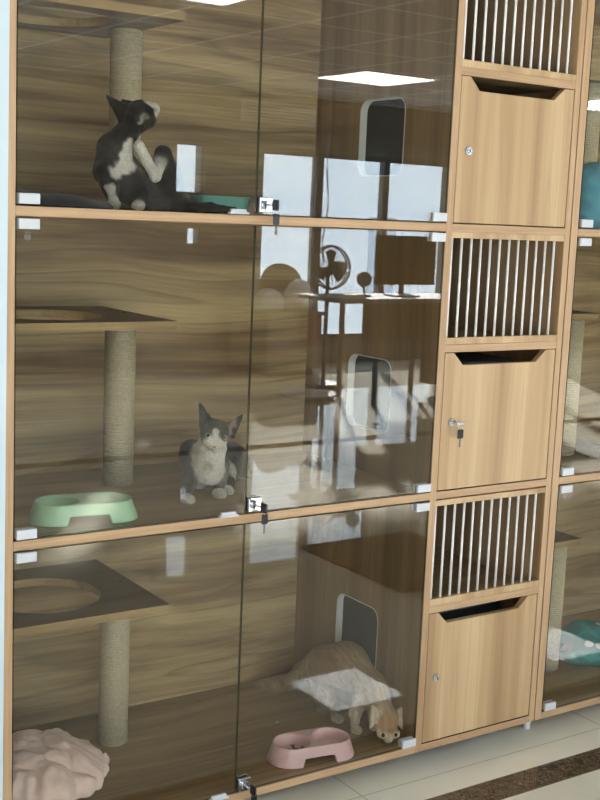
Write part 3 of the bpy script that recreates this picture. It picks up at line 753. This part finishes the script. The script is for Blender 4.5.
# ================================================================== KITTENS
BLK = (.012, .0115, .0125); DGR = (.020, .0195, .021); WHT = (.76, .73, .70); GRY = (.065, .062, .063)
def sphere(name, c, r, mat, parent, scale=(1, 1, 1), rot=None):
    bm = bmesh.new(); bmesh.ops.create_uvsphere(bm, u_segments=16, v_segments=10, radius=r)
    mt = Matrix.Diagonal((*scale, 1))
    if rot is not None: mt = rot.to_matrix().to_4x4() @ mt
    bmesh.ops.transform(bm, matrix=mt, verts=bm.verts); bmesh.ops.translate(bm, vec=[float(x) for x in c], verts=bm.verts)
    return from_bm(name, bm, mat, parent, smooth=True)
def face_bits(root, f, eyes, nose, er, nr, nmat, y0, y1, iris=None):
    for px, py in eyes:
        c = hit(f, px, py, y0, y1); d = ray(px, py); d = d/np.linalg.norm(d)
        e = sphere('eye', c+d*er*.45, er, iris or M['eye'], root)
        sphere('pupil', c-d*er*.38, er*.55, M['pupil'], e, (.75, .75, 1))
    c = hit(f, nose[0], nose[1], y0, y1); d = ray(*nose); d = d/np.linalg.norm(d)
    sphere('nose', c+d*nr*.3, nr, nmat, root, (1.15, 1, .8))
def build_cat(S, floor, paints, mat, label, jitter=.0011, h=.0022, sig=.003, xmax=9.0):
    def f(P):
        d = S.val(P)+jitter*hash_noise(P, 300, 1)*.8+jitter*.6*hash_noise(P, 700, 4)
        d = np.maximum(d, floor+.0004-P[:, 2]); return np.maximum(np.maximum(d, .0075-P[:, 1]), P[:, 0]-xmax)
    lo, hi = S.bounds(); P, Q = surface(f, lo, hi, h)
    C = S.color(P, paints, sig)
    o = from_arrays('kitten', P, Q, mat, None, C); tag(o, label, 'cat'); return o, f

# --- kitten scratching its chin on the upper shelf
def kitten_upper():
    fl = SH[2]; DGR = (.045, .043, .044)
    def a(cx, cy, Y): return at(70+cx/4.615, 80+cy/4.615, Y)
    def g(cx, cy, Y, r):
        p = a(cx, cy, Y); p[2] = fl+r; return p
    S = SDF()
    S.cap(a(205, 335, .205), a(235, 440, .215), .032, .044, DGR, .02)          # back and chest
    S.cap(a(165, 305, .215), a(158, 420, .215), .017, .024, BLK, .008)          # shoulder
    S.cap(a(240, 460, .215), a(400, 545, .245), .042, .040, DGR, .02)          # belly to rump
    S.ell(g(440, 560, .245, .036), (.042, .05, .042), DGR, .02)
    S.cap(a(215, 300, .205), a(290, 205, .19), .028, .023, BLK, .02)           # neck
    S.ell(a(318, 165, .185), (.032, .034, .031), BLK, .012)                    # head
    S.cap(a(345, 150, .175), a(385, 135, .172), .021, .0135, BLK, .012)        # muzzle, lifted
    S.cap(a(335, 195, .17), a(365, 190, .168), .016, .013, BLK, .01)           # jaw
    S.tri(a(172, 76, .20), a(250, 112, .19), a(232, 190, .195), .0030, BLK, .008)
    S.tri(a(240, 92, .225), a(300, 108, .215), a(262, 140, .215), .0028, BLK, .008)
    # fore legs
    S.chain([a(170, 420, .195), a(186, 500, .178), a(200, 560, .168)], [.024, .0145, .0115], BLK, .012)
    S.ell(g(204, 580, .158, .010), (.013, .016, .011), WHT, .006)
    S.chain([a(290, 450, .19), a(330, 530, .178), a(318, 575, .168)], [.022, .0135, .011], BLK, .012)
    S.ell(g(315, 584, .155, .010), (.014, .017, .011), WHT, .006)
    # raised hind leg: thigh, shank, foot at the chin
    S.chain([a(440, 555, .23), a(448, 450, .205), a(432, 340, .185)], [.038, .029, .0175], BLK, .014)
    S.chain([a(425, 340, .182), a(412, 385, .175)], [.0150, .0130], BLK, .006)
    S.chain([a(412, 385, .174), a(395, 445, .165)], [.0135, .0115], WHT, .006)
    S.chain([a(394, 445, .165), a(352, 370, .162), a(318, 305, .166)], [.0115, .0105, .0115], WHT, .005)
    # standing hind foot
    S.chain([g(430, 590, .20, .014), g(365, 590, .175, .010)], [.015, .011], GRY, .01)
    # tail along the shelf
    S.chain([g(480, 580, .23, .014), g(560, 565, .20, .013), g(650, 560, .175, .011), g(760, 560, .16, .009)], [.016, .012, .010, .007], BLK, .012)
    paints = [
        (a(280, 312, .172), a(258, 375, .172), .017, WHT, .003),    # chest blaze
        (a(275, 395, .172), a(210, 425, .172), .014, WHT, .004),
        (a(362, 92, .165), a(408, 135, .165), .0125, WHT, .0025),   # white bridge of the nose
        (a(395, 150, .16), a(400, 165, .16), .006, WHT, .003),
        (a(190, 505, .15), a(205, 590, .14), .020, WHT, .003),     # white sock
        (a(310, 214, .153), a(342, 165, .153), .0050, (.40, .36, .33), .003), (a(330, 205, .15), a(362, 172, .15), .0022, (.22, .19, .17), .002),
        (a(312, 212, .15), a(318, 208, .15), .006, (.32, .29, .27), .003),
        (a(255, 470, .165), a(240, 500, .165), .012, GRY, .008),
        (a(400, 520, .19), a(385, 580, .18), .016, GRY, .008),
        (a(205, 120, .18), a(222, 160, .18), .007, (.07, .055, .052), .004),
    ]
    o, f = build_cat(S, fl, paints, M['fur_bw'], 'black and white kitten scratching its chin with a hind leg on the upper shelf')
    c = hit(f, 70+405/4.615, 80+142/4.615, .05, .4) if False else a(404, 128, .170)
    sphere('nose', a(407, 132, .170), .0032, M['nose_pink'], o)
    e = hit(f, 70+362/4.615, 80+150/4.615, .05, .4)
    bm = bmesh.new(); q = [hit(f, 70+x/4.615, 80+y/4.615, .05, .4) for x, y in ((352, 142), (360, 148), (368, 150))]
    a_tube(bm, [tuple(p) for p in q], .0012, 6); from_bm('closed_eye', bm, M['pupil'], o)
kitten_upper()

# --- kitten facing out on the middle shelf
def kitten_middle():
    fl = SH[1]; FACE = (.060, .055, .052)
    def a(cx, cy, Y): return at(160+cx/5, 390+cy/5, Y)
    def gz(cx, cy, r): p = atz(160+cx/5, 390+cy/5, fl+r*.7); return p
    S = SDF()
    S.cap(a(252, 300, .185), a(240, 395, .20), .033, .036, WHT, .018)           # chest
    S.cap(a(150, 300, .235), a(150, 380, .235), .024, .026, DGR, .02)            # shoulder at the left
    S.cap(a(225, 330, .25), a(345, 345, .33), .040, .040, DGR, .025)             # trunk going back
    S.ell(a(370, 370, .32), (.034, .05, .042), DGR, .02)
    S.cap(a(262, 280, .18), a(272, 235, .165), .028, .026, WHT, .015)            # neck
    S.ell(a(275, 212, .158), (.034, .030, .030), FACE, .012)                      # head
    S.ell(a(250, 256, .140), (.0155, .014, .013), WHT, .009); S.ell(a(298, 258, .140), (.0155, .014, .013), WHT, .009)
    S.ell(a(273, 268, .132), (.0115, .012, .010), WHT, .008); S.ell(a(273, 290, .142), (.011, .011, .008), WHT, .008)
    S.tri(a(198, 66, .165), a(203, 190, .158), a(270, 165, .156), .0028, DGR, .007)
    S.tri(a(412, 126, .160), a(316, 185, .156), a(366, 240, .158), .0028, DGR, .007)
    # legs
    S.chain([a(150, 360, .225), a(150, 460, .20), gz(143, 530, .013)+np.array([0, .006, .012])], [.022, .0145, .012], GRY, .012)
    S.ell(gz(140, 548, .012), (.0145, .018, .0125), WHT, .007)
    S.chain([a(305, 370, .215), a(298, 450, .195), gz(300, 500, .014)+np.array([0, .004, .014])], [.021, .0145, .013], GRY, .012)
    S.ell(gz(298, 520, .013), (.0155, .020, .0135), WHT, .007)
    S.chain([a(368, 380, .27), a(352, 430, .24), gz(345, 490, .012)], [.022, .0125, .0115], DGR, .01)
    S.ell(gz(340, 503, .012), (.0125, .018, .0115), WHT, .007)
    S.chain([a(215, 430, .27), gz(200, 475, .012)], [.020, .0125], WHT, .01)
    S.chain([a(395, 380, .36), gz(415, 415, .010), gz(440, 425, .009)], [.014, .011, .008], DGR, .012)
    CHW = (.56, .53, .50)
    paints = [
        (a(180, 260, .17), a(200, 300, .17), .012, WHT, .005), (a(320, 300, .165), a(300, 340, .165), .012, WHT, .006),
        (a(282, 205, .128), a(276, 290, .12), .0072, WHT, .002),        # blaze
        (a(245, 272, .122), a(310, 272, .122), .0105, WHT, .002),
        (a(234, 226, .128), a(240, 229, .126), .0088, (.030, .028, .027), .0025), (a(324, 237, .128), a(330, 237, .130), .0088, (.030, .028, .027), .0025),
        (a(262, 185, .135), a(266, 205, .13), .0022, (.02, .02, .02), .0015), (a(298, 188, .135), a(300, 210, .13), .0022, (.02, .02, .02), .0015),
        (a(225, 190, .135), a(250, 200, .135), .008, (.10, .09, .085), .005),
        (a(378, 160, .150), a(346, 212, .148), .0095, (.36, .27, .25), .004),   # inside of the ears
        (a(213, 115, .152), a(232, 165, .148), .0070, (.17, .135, .12), .004),
        (a(250, 385, .16), a(235, 395, .16), .010, (.42, .36, .30), .006),
        (a(358, 385, .24), a(352, 435, .23), .013, WHT, .004),
    ]
    o, f = build_cat(S, fl, paints, M['fur_bw'], 'grey and white kitten facing out with a raised paw on the middle shelf')
    face_bits(o, f, [(160+241/5, 390+226/5), (160+323/5, 390+238/5)], (160+272/5, 390+284/5), .0066, .0034, M['nose_pink'], .05, .4)
kitten_middle()

# --- cream tabby kitten with lowered head on the bottom shelf
def kitten_bottom():
    fl = SH[0]; TAN = (.36, .26, .17); CRM = (.62, .53, .43); GIN = (.42, .25, .13)
    def a(cx, cy, Y): return at(250+cx/3.333, 630+cy/3.333, Y)
    def gz(cx, cy, r): return atz(250+cx/3.333, 630+cy/3.333, fl+r*.7)
    S = SDF()
    S.cap(a(252, 115, .29), a(320, 116, .22), .050, .052, TAN, .03)
    S.cap(a(320, 116, .22), a(402, 190, .115), .052, .038, TAN, .03)
    S.cap(a(405, 195, .11), a(448, 285, .062), .036, .029, TAN, .02)             # lowered neck
    S.ell(a(453, 305, .052), (.031, .029, .030), GIN, .012)
    S.ell(a(440, 345, .038), (.0135, .012, .012), CRM, .009); S.ell(a(482, 345, .038), (.0135, .012, .012), CRM, .009)
    S.ell(a(462, 362, .032), (.012, .010, .011), CRM, .008)
    S.tri(a(407, 252, .056), a(400, 325, .050), a(444, 280, .050), .0028, CRM, .007)
    S.tri(a(515, 250, .058), a(474, 285, .050), a(510, 334, .050), .0028, CRM, .007)
    # fore legs
    S.chain([a(375, 220, .115), a(350, 280, .125), gz(352, 322, .011)+np.array([0, .004, .010])], [.022, .0135, .0115], CRM, .012)
    S.ell(gz(354, 332, .011), (.0125, .018, .0115), CRM, .007)
    S.chain([a(420, 230, .095), gz(412, 322, .012)], [.020, .012], CRM, .012)
    # hind legs
    S.chain([a(262, 150, .27), a(255, 215, .25), a(278, 262, .25), gz(285, 292, .011)], [.034, .021, .0125, .012], TAN, .015)
    S.ell(gz(293, 297, .011), (.013, .018, .011), CRM, .007)
    S.chain([a(230, 140, .32), a(232, 215, .31), gz(238, 262, .011)], [.032, .018, .012], TAN, .015)
    # tail
    S.chain([a(215, 90, .33), a(172, 140, .37), gz(130, 178, .018), gz(85, 186, .016), gz(30, 180, .014)], [.018, .021, .021, .019, .010], TAN, .015)
    paints = [
        (a(290, 60, .2), a(380, 120, .1), .012, (.34, .24, .155), .02),
        (a(215, 90, .30), a(150, 165, .33), .014, (.46, .37, .27), .012),
        (a(455, 270, .015), a(455, 320, .012), .010, (.40, .23, .12), .006),
        (a(425, 320, .015), a(430, 340, .015), .007, (.55, .42, .30), .005),
        (a(440, 285, .015), a(442, 305, .012), .003, (.20, .11, .06), .003), (a(466, 283, .015), a(464, 303, .012), .003, (.20, .11, .06), .003),
        (a(452, 262, .02), a(453, 290, .015), .0025, (.20, .11, .06), .003), (a(420, 300, .025), a(428, 322, .025), .003, (.25, .14, .08), .003),
        (a(492, 305, .025), a(485, 325, .025), .003, (.25, .14, .08), .003),
        (a(505, 268, .04), a(500, 300, .04), .006, (.50, .36, .28), .004), (a(412, 272, .04), a(418, 298, .04), .006, (.50, .36, .28), .004),
    ]
    o, f = build_cat(S, fl, paints, M['fur_ginger'], 'cream ginger tabby kitten with lowered head on the bottom shelf', xmax=XD0-.001)
    face_bits(o, f, [(250+443/3.333, 630+350/3.333), (250+485/3.333, 630+349/3.333)], (250+463/3.333, 630+372/3.333), .0050, .0030, M['nose_pink'], -.03, .3, M['dark_iris'])
kitten_bottom()

# ================================================================== THE ROOM
X0, X1, YB, YF, H = -3.4, 10.5, -6.8, .56, 2.31
def struct(name, *a, **k):
    o = box(name, *a, **k); o['kind'] = 'structure'; return o
bm = bmesh.new(); a_box(bm, X0-.1, X1+.1, YB-.2, YF+.1, -.1, 0)
fo = from_bm('floor', bm, M['floor'], None, org=(0, 0, 0)); fo['kind'] = 'structure'
bm = bmesh.new(); a_box(bm, X0-.1, X1+.1, YB-.2, YF+.1, H, H+.1)
ce = from_bm('ceiling', bm, M['ceiling'], None, org=(0, 0, 0)); ce['kind'] = 'structure'
# wall flush with the cabinet front on its left
bm = bmesh.new(); a_prism(bm, [(X0, 0), (-.0200, 0), (-.0120, H), (X0, H)], -.004, YF, 'y')
wl = from_bm('wall_left', bm, M['wall']); wl['kind'] = 'structure'
struct('wall_back', -.025, X1, YF-.012, YF+.1, 0, H, M['wall'], bevel=0)
struct('wall_back_right', UR+.02, X1, -.004, YF-.013, 0, H, M['wall'], bevel=0)
struct('wall_above_cabinet', -.0119, UR+.0195, .002, YF-.013, ZT+.002, H, M['wall'], bevel=0)
struct('wall_side_left', X0-.1, X0, YB-.2, YF, 0, H, M['wall_room'], bevel=0)
struct('wall_side_right', X1, X1+.1, YB-.2, YF, 0, H, M['wall_room'], bevel=0)
# window wall facing the cabinets
SILL, HEAD, WX0, WX1 = .22, 1.855, 4.76, 8.1
NX0, NX1, NZ0, NZ1 = 3.93, 4.20, 1.45, 1.855
MX0, MX1, MZ0, MZ1 = 4.045, 4.195, 1.03, 1.175
bm = bmesh.new()
a_prism(bm, [(X0, 0), (X1, 0), (X1, H), (X0, H)], YB, YB-.18, 'y', [[(WX0, SILL), (WX1, SILL), (WX1, HEAD), (WX0, HEAD)], [(NX0, NZ0), (NX1, NZ0), (NX1, NZ1), (NX0, NZ1)], [(MX0, MZ0), (MX1, MZ0), (MX1, MZ1), (MX0, MZ1)], [(-3.2, .22), (1.6, .22), (1.6, 2.15), (-3.2, 2.15)]])
GX0, GX1, GZ0, GZ1 = -3.2, 1.6, .22, 2.15  # extent of the added, unseen fill-light window
ww = from_bm('wall_window', bm, M['wall_room']); ww['kind'] = 'structure'
def window(name, x0, x1, z0, z1, mull, fw=.035):
    bm = bmesh.new(); a_prism(bm, [(x0, z0), (x1, z0), (x1, z1), (x0, z1)], YB-.10, YB-.05, 'y', [[(x0+fw, z0+fw), (x1-fw, z0+fw), (x1-fw, z1-fw), (x0+fw, z1-fw)]])
    for mx, mw in mull: a_box(bm, mx-mw/2, mx+mw/2, YB-.11, YB-.03, z0+.01, z1-.01, 0)
    fr = from_bm(name, bm, M['frame_dark']); fr['kind'] = 'structure'
    box('pane', x0+fw*.5, x1-fw*.5, YB-.078, YB-.072, z0+fw*.5, z1-fw*.5, M['window_glass'], fr, 0)
    return fr
window('window_1', WX0, WX1, SILL, HEAD, [(5.37, .075), (6.113, .06), (6.86, .06), (7.5, .06)])
window('window_2', NX0, NX1, NZ0, NZ1, [], .012); window('window_3', MX0, MX1, MZ0, MZ1, [], .012)
window('window_added_fill', GX0, GX1, GZ0, GZ1, [(-1.85, .06), (-.5, .06), (.9, .06)])  # unseen window, added to throw frontal daylight into the cabinets
struct('trim_1', WX0-.05, WX1+.05, YB+.0005, YB+.06, HEAD+.02, HEAD+.16, M['wall_room'])
# ceiling lamps
lamp0 = None
spots = [(4.60, -5.06), (1.93, -2.88), (6.84, -5.02), (6.84, -2.80)]
LS = .64
for i, (lx, ly) in enumerate(spots):
    lab = {0: 'square white ceiling light reflected in the upper right glass door', 1: 'square white ceiling light at the top edge of the upper left glass door'}.get(i, 'square white ceiling light lighting the room in front of the cabinets')
    if lamp0 is None:
        lamp0 = thing('ceiling_light', (lx, ly, H), lab, 'ceiling light', 'square ceiling lights')
        bm = bmesh.new(); s = LS/2
        a_prism(bm, [(lx-s-.012, ly-s-.012), (lx+s+.012, ly-s-.012), (lx+s+.012, ly+s+.012), (lx-s-.012, ly+s+.012)], H-.012, H-.0005, 'z', [[(lx-s, ly-s), (lx+s, ly-s), (lx+s, ly+s), (lx-s, ly+s)]])
        from_bm('frame', bm, M['alu'], lamp0)
        box('diffuser', lx-s, lx+s, ly-s, ly+s, H-.009, H-.003, M['lamp_on'], lamp0, 0)
    else:
        t = dup_tree(lamp0, None, (lx-spots[0][0], ly-spots[0][1], 0)); t['label'] = lab
# air vent on the wall above the windows
vt = thing('wall_vent', (4.88, YB, 2.07), 'slatted air vent on the wall above the windows, reflected right of the upper glass seam', 'air vent')
bm = bmesh.new(); a_prism(bm, [(4.52, 2.07), (5.26, 2.07), (5.26, 2.25), (4.52, 2.25)], YB+.0005, YB+.02, 'y', [[(4.55, 2.09), (5.23, 2.09), (5.23, 2.23), (4.55, 2.23)]]); from_bm('frame', bm, M['alu'], vt)
for k in range(5): box('slat', 4.55, 5.23, YB+.004, YB+.016, 2.097+k*.027, 2.111+k*.027, M['alu'], vt, 0)
# hanging cable in front of the windows
bm = bmesh.new(); a_tube(bm, [(5.36+.03*math.sin(k*.9)*(k/14), -6.70, H-.001-k*.10) for k in range(15)], .008, 8)
tag(from_bm('cable', bm, M['alu']), 'thin pale cable hanging from the ceiling by the window post', 'cable')
# pedestal fan
fan = thing('pedestal_fan', (4.60, -5.55, 0), 'grey pedestal fan standing by the bench, reflected in the middle right glass door', 'fan')
cyl('base', (4.60, -5.55, 0), (4.60, -5.55, .03), .17, M['fan_grey'], fan, r1=.15, seg=48, bevel=.006)
cyl('pole', (4.60, -5.55, .03), (4.60, -5.55, .90), .016, M['fan_grey'], fan)
ax = Vector((-.93, .37, 0)).normalized(); ctr = Vector((4.60, -5.52, .925)); e1 = Vector((0, 0, 1)); e2 = ax.cross(e1)
bm = bmesh.new(); a_cyl(bm, ctr-ax*.17, ctr-ax*.03, .045, .05); a_cyl(bm, (4.60, -5.55, .86), ctr-ax*.06, .02, .02); from_bm('motor', bm, M['fan_grey'], fan)
bm = bmesh.new()
for off, rr_ in ((0, .168), (.02, .16), (-.03, .16)):
    a_tube(bm, [ctr+ax*off+(e1*math.cos(t)+e2*math.sin(t))*rr_ for t in np.linspace(0, 2*math.pi, 40, endpoint=False)], .006, 6, True)
for k in range(32):
    t = 2*math.pi*k/32; d = e1*math.cos(t)+e2*math.sin(t)
    a_tube(bm, [ctr+ax*.05+d*.03, ctr+ax*.045+d*.09, ctr+ax*.02+d*.15, ctr+d*.158, ctr-ax*.03+d*.15, ctr-ax*.05+d*.03], .0013, 5)
from_bm('guard', bm, M['fan_grey'], fan)
for k in range(3):
    t0 = 2*math.pi*k/3; bm = bmesh.new(); rings = []
    for q in range(9):
        u = q/8; t = t0-.5+u*1.0
        d = e1*math.cos(t)+e2*math.sin(t); tw = ax*(.02*(u-.5))
        rings.append((bm.verts.new(ctr+d*.025+tw*.5), bm.verts.new(ctr+d*(.125+.012*math.sin(u*math.pi))+tw)))
    for A, B in zip(rings, rings[1:]): bm.faces.new((A[0], A[1], B[1], B[0]))
    r = bmesh.ops.solidify(bm, geom=list(bm.faces), thickness=.003)
    from_bm('blade', bm, M['fan_blade'], fan, smooth=True)
# round white tray on the floor left of the desk
def tray():
    c = (4.17, -5.13); prof = [(.0, .012), (.17, .012), (.195, .03), (.20, .032), (.215, .030), (.212, .024), (.19, .0005), (.0, .0005)]
    bm = bmesh.new(); n = 56; rings = []
    for r, z in prof[1:-1]: rings.append([bm.verts.new((c[0]+r*math.cos(2*math.pi*k/n), c[1]+r*math.sin(2*math.pi*k/n), z)) for k in range(n)])
    for A, B in zip(rings, rings[1:]):
        for k in range(n): f = bm.faces.new((A[k], B[k], B[(k+1) % n], A[(k+1) % n])); f.smooth = True
    bm.faces.new(list(reversed(rings[-1]))); bm.faces.new(rings[0]); bmesh.ops.recalc_face_normals(bm, faces=bm.faces)
    tag(from_bm('floor_tray', bm, M['fan_base']), 'round pale tray on the floor beneath the desk end, mirrored above the floor glare', 'tray')
tray()
# low bench with cushions under the window
bench = thing('storage_bench', (4.68, -6.35, 0), 'low brown storage bench under the windows holding pale plush cushions', 'bench')
box('body', 4.42, 4.95, -6.68, -6.10, .06, .50, M['desk_light'], bench, .006); box('top', 4.40, 4.97, -6.70, -6.08, .50, .53, M['desk_dark'], bench, .004)
box('plinth', 4.46, 4.91, -6.62, -6.15, 0, .06, M['desk_dark'], bench, 0)
def cushion(name, c, rad, mat, label, seed):
    S = SDF(); S.ell(c, rad, k=.02); S.ell(np.array(c)+[rad[0]*.35, 0, -rad[2]*.3], np.array(rad)*.75, k=.05); S.ell(np.array(c)+[-rad[0]*.35, 0, -rad[2]*.35], np.array(rad)*.7, k=.05)
    f = lambda P: np.maximum(S.val(P)+.01*hash_noise(P, 22, seed), .5305-P[:, 2])
    lo, hi = S.bounds(); P, Q = surface(f, lo-.02, hi+.02, .014); tag(from_arrays(name, P, Q, mat), label, 'cushion')
cushion('plush_cushion', (4.515, -6.25, .615), (.105, .13, .10), M['plush_white'], 'white plush cushion lying lowest on the bench below the windows', 1)
cushion('plush_cushion', (4.80, -6.25, .65), (.115, .13, .135), M['plush_white'], 'rounder white plush cushion on the bench beside the fan', 4)
cushion('bolster', (4.80, -6.53, .72), (.20, .10, .19), M['plush_brown'], 'dark brown bolster on the bench behind the white cushions', 6)
def hanging():
    bm = bmesh.new(); n, mrows = 10, 9; V = []
    for j in range(mrows):
        row = []
        for i in range(n):
            u = i/(n-1); x = 4.72+.17*u; z = .536 if j < 2 else .536-.30*(j-1)/(mrows-2)*(1-.25*u); yy = -6.15 if j == 0 else (-6.075 if j == 1 else -6.063); row.append(bm.verts.new((x+.02*j/(mrows-1), yy+(.012*(1+math.sin(u*11+j*.4)) if j > 1 else 0), z)))
        V.append(row)
    for j in range(mrows-1):
        for i in range(n-1): bm.faces.new((V[j][i], V[j][i+1], V[j+1][i+1], V[j+1][i]))
    bmesh.ops.solidify(bm, geom=list(bm.faces), thickness=.006)
    tag(from_bm('towel', bm, M['rose'], smooth=True), 'rose pink towel hanging off the corner of the bench', 'towel')
hanging()
# desk with monitor
desk = thing('desk', (4.90, -4.87, 0), 'grey topped office desk carrying the monitor, reflected in the middle right glass door', 'desk')
box('desk_top', 4.06, 5.75, -5.15, -4.6, .725, .755, M['desk_top'], desk, .003)
for lx, ly in ((4.42, -4.66), (4.42, -5.09), (5.10, -4.66), (5.10, -5.09)): cyl('leg', (lx, ly, 0), (lx, ly, .725), .02, M['desk_dark'], desk)
box('side_panel', 5.66, 5.70, -5.12, -4.65, 0, .725, M['desk_dark'], desk)
box('modesty_panel', 4.62, 5.66, -5.11, -5.09, .40, .725, M['desk_dark'], desk)
dw = box('drawer_unit', 5.16, 5.56, -5.06, -4.68, .08, .72, M['desk_dark'], desk)
for k in range(3):
    q = box('drawer_front', 5.165, 5.555, -4.68, -4.662, .10+k*.21, .295+k*.21, M['desk_light'], dw); box('handle', 5.30, 5.42, -4.662, -4.650, .19+k*.21, .205+k*.21, M['alu'], q)
mon = thing('monitor', (4.80, -4.87, .755), 'black computer monitor standing on the reflected desk', 'monitor')
box('screen', 4.53, 5.08, -4.88, -4.85, .84, 1.195, M['screen'], mon, .004); cyl('stand', (4.80, -4.895, .765), (4.80, -4.895, .95), .02, M['black'], mon); box('stand_base', 4.69, 4.91, -4.96, -4.80, .7553, .767, M['black'], mon, .003)
lp = thing('desk_lamp', (4.44, -4.86, .755), 'small dark round desk lamp left of the monitor', 'lamp')
cyl('base', (4.44, -4.86, .7553), (4.44, -4.86, .77), .05, M['black'], lp); cyl('stem', (4.44, -4.86, .77), (4.43, -4.86, .86), .008, M['black'], lp); cyl('shade', (4.41, -4.83, .88), (4.45, -4.89, .87), .055, M['fan_grey'], lp, r1=.03)
box_o = box('document_box', 4.10, 4.27, -4.80, -4.63, .7554, .785, M['paper'], None, .002); tag(box_o, 'flat white box at the left end of the desk', 'box')
# dark mat and a loose sheet on the tiles
mat_o = box('floor_mat', 1.85, 2.40, -1.755, -1.10, .0002, .012, M['mat_brown'], None, .004); tag(mat_o, 'dark brown rubber mat on the tiles, mirrored in the bottom right glass door', 'mat')
# skyline beyond the windows
rng = random.Random(11)
for k in range(6):
    bx = 78+k*38+rng.uniform(-5, 5); by = -240-k*3; bw = rng.uniform(4, 9); bh = rng.uniform(.5, 4.0)
    o = box('tower_block', bx-bw/2, bx+bw/2, by-6, by, -30, bh, M['tower'], None, 0)
    tag(o, 'pale hazy tower block on the skyline outside the window', 'building', 'tower blocks on the skyline')

# ------------------------------------------------------------------ sun and sky
sl = bpy.data.lights.new('sun', 'SUN'); sl.energy = 74.0; sl.angle = .02; sl.color = (1.0, .97, .93)
so = bpy.data.objects.new('sun', sl); COL.objects.link(so); so.location = (8, -12, 6)
el, az = math.radians(17.5), math.radians(32.4)
so.rotation_euler = Vector((-math.sin(az)*math.cos(el), math.cos(az)*math.cos(el), -math.sin(el))).to_track_quat('-Z', 'Y').to_euler()
w = bpy.data.worlds.new('sky'); SC.world = w; w.use_nodes = True
nt = w.node_tree; nt.nodes.clear(); wo_ = nt.nodes.new('ShaderNodeOutputWorld'); bg = nt.nodes.new('ShaderNodeBackground')
bg.inputs[0].default_value = (.74, .88, 1.0, 1); bg.inputs[1].default_value = 10.5; nt.links.new(bg.outputs[0], wo_.inputs[0])

SC.view_settings.view_transform = 'Standard'; SC.view_settings.look = 'None'; SC.view_settings.gamma = 1.0
SC.view_settings.use_curve_mapping = False; SC.view_settings.exposure = -0.04
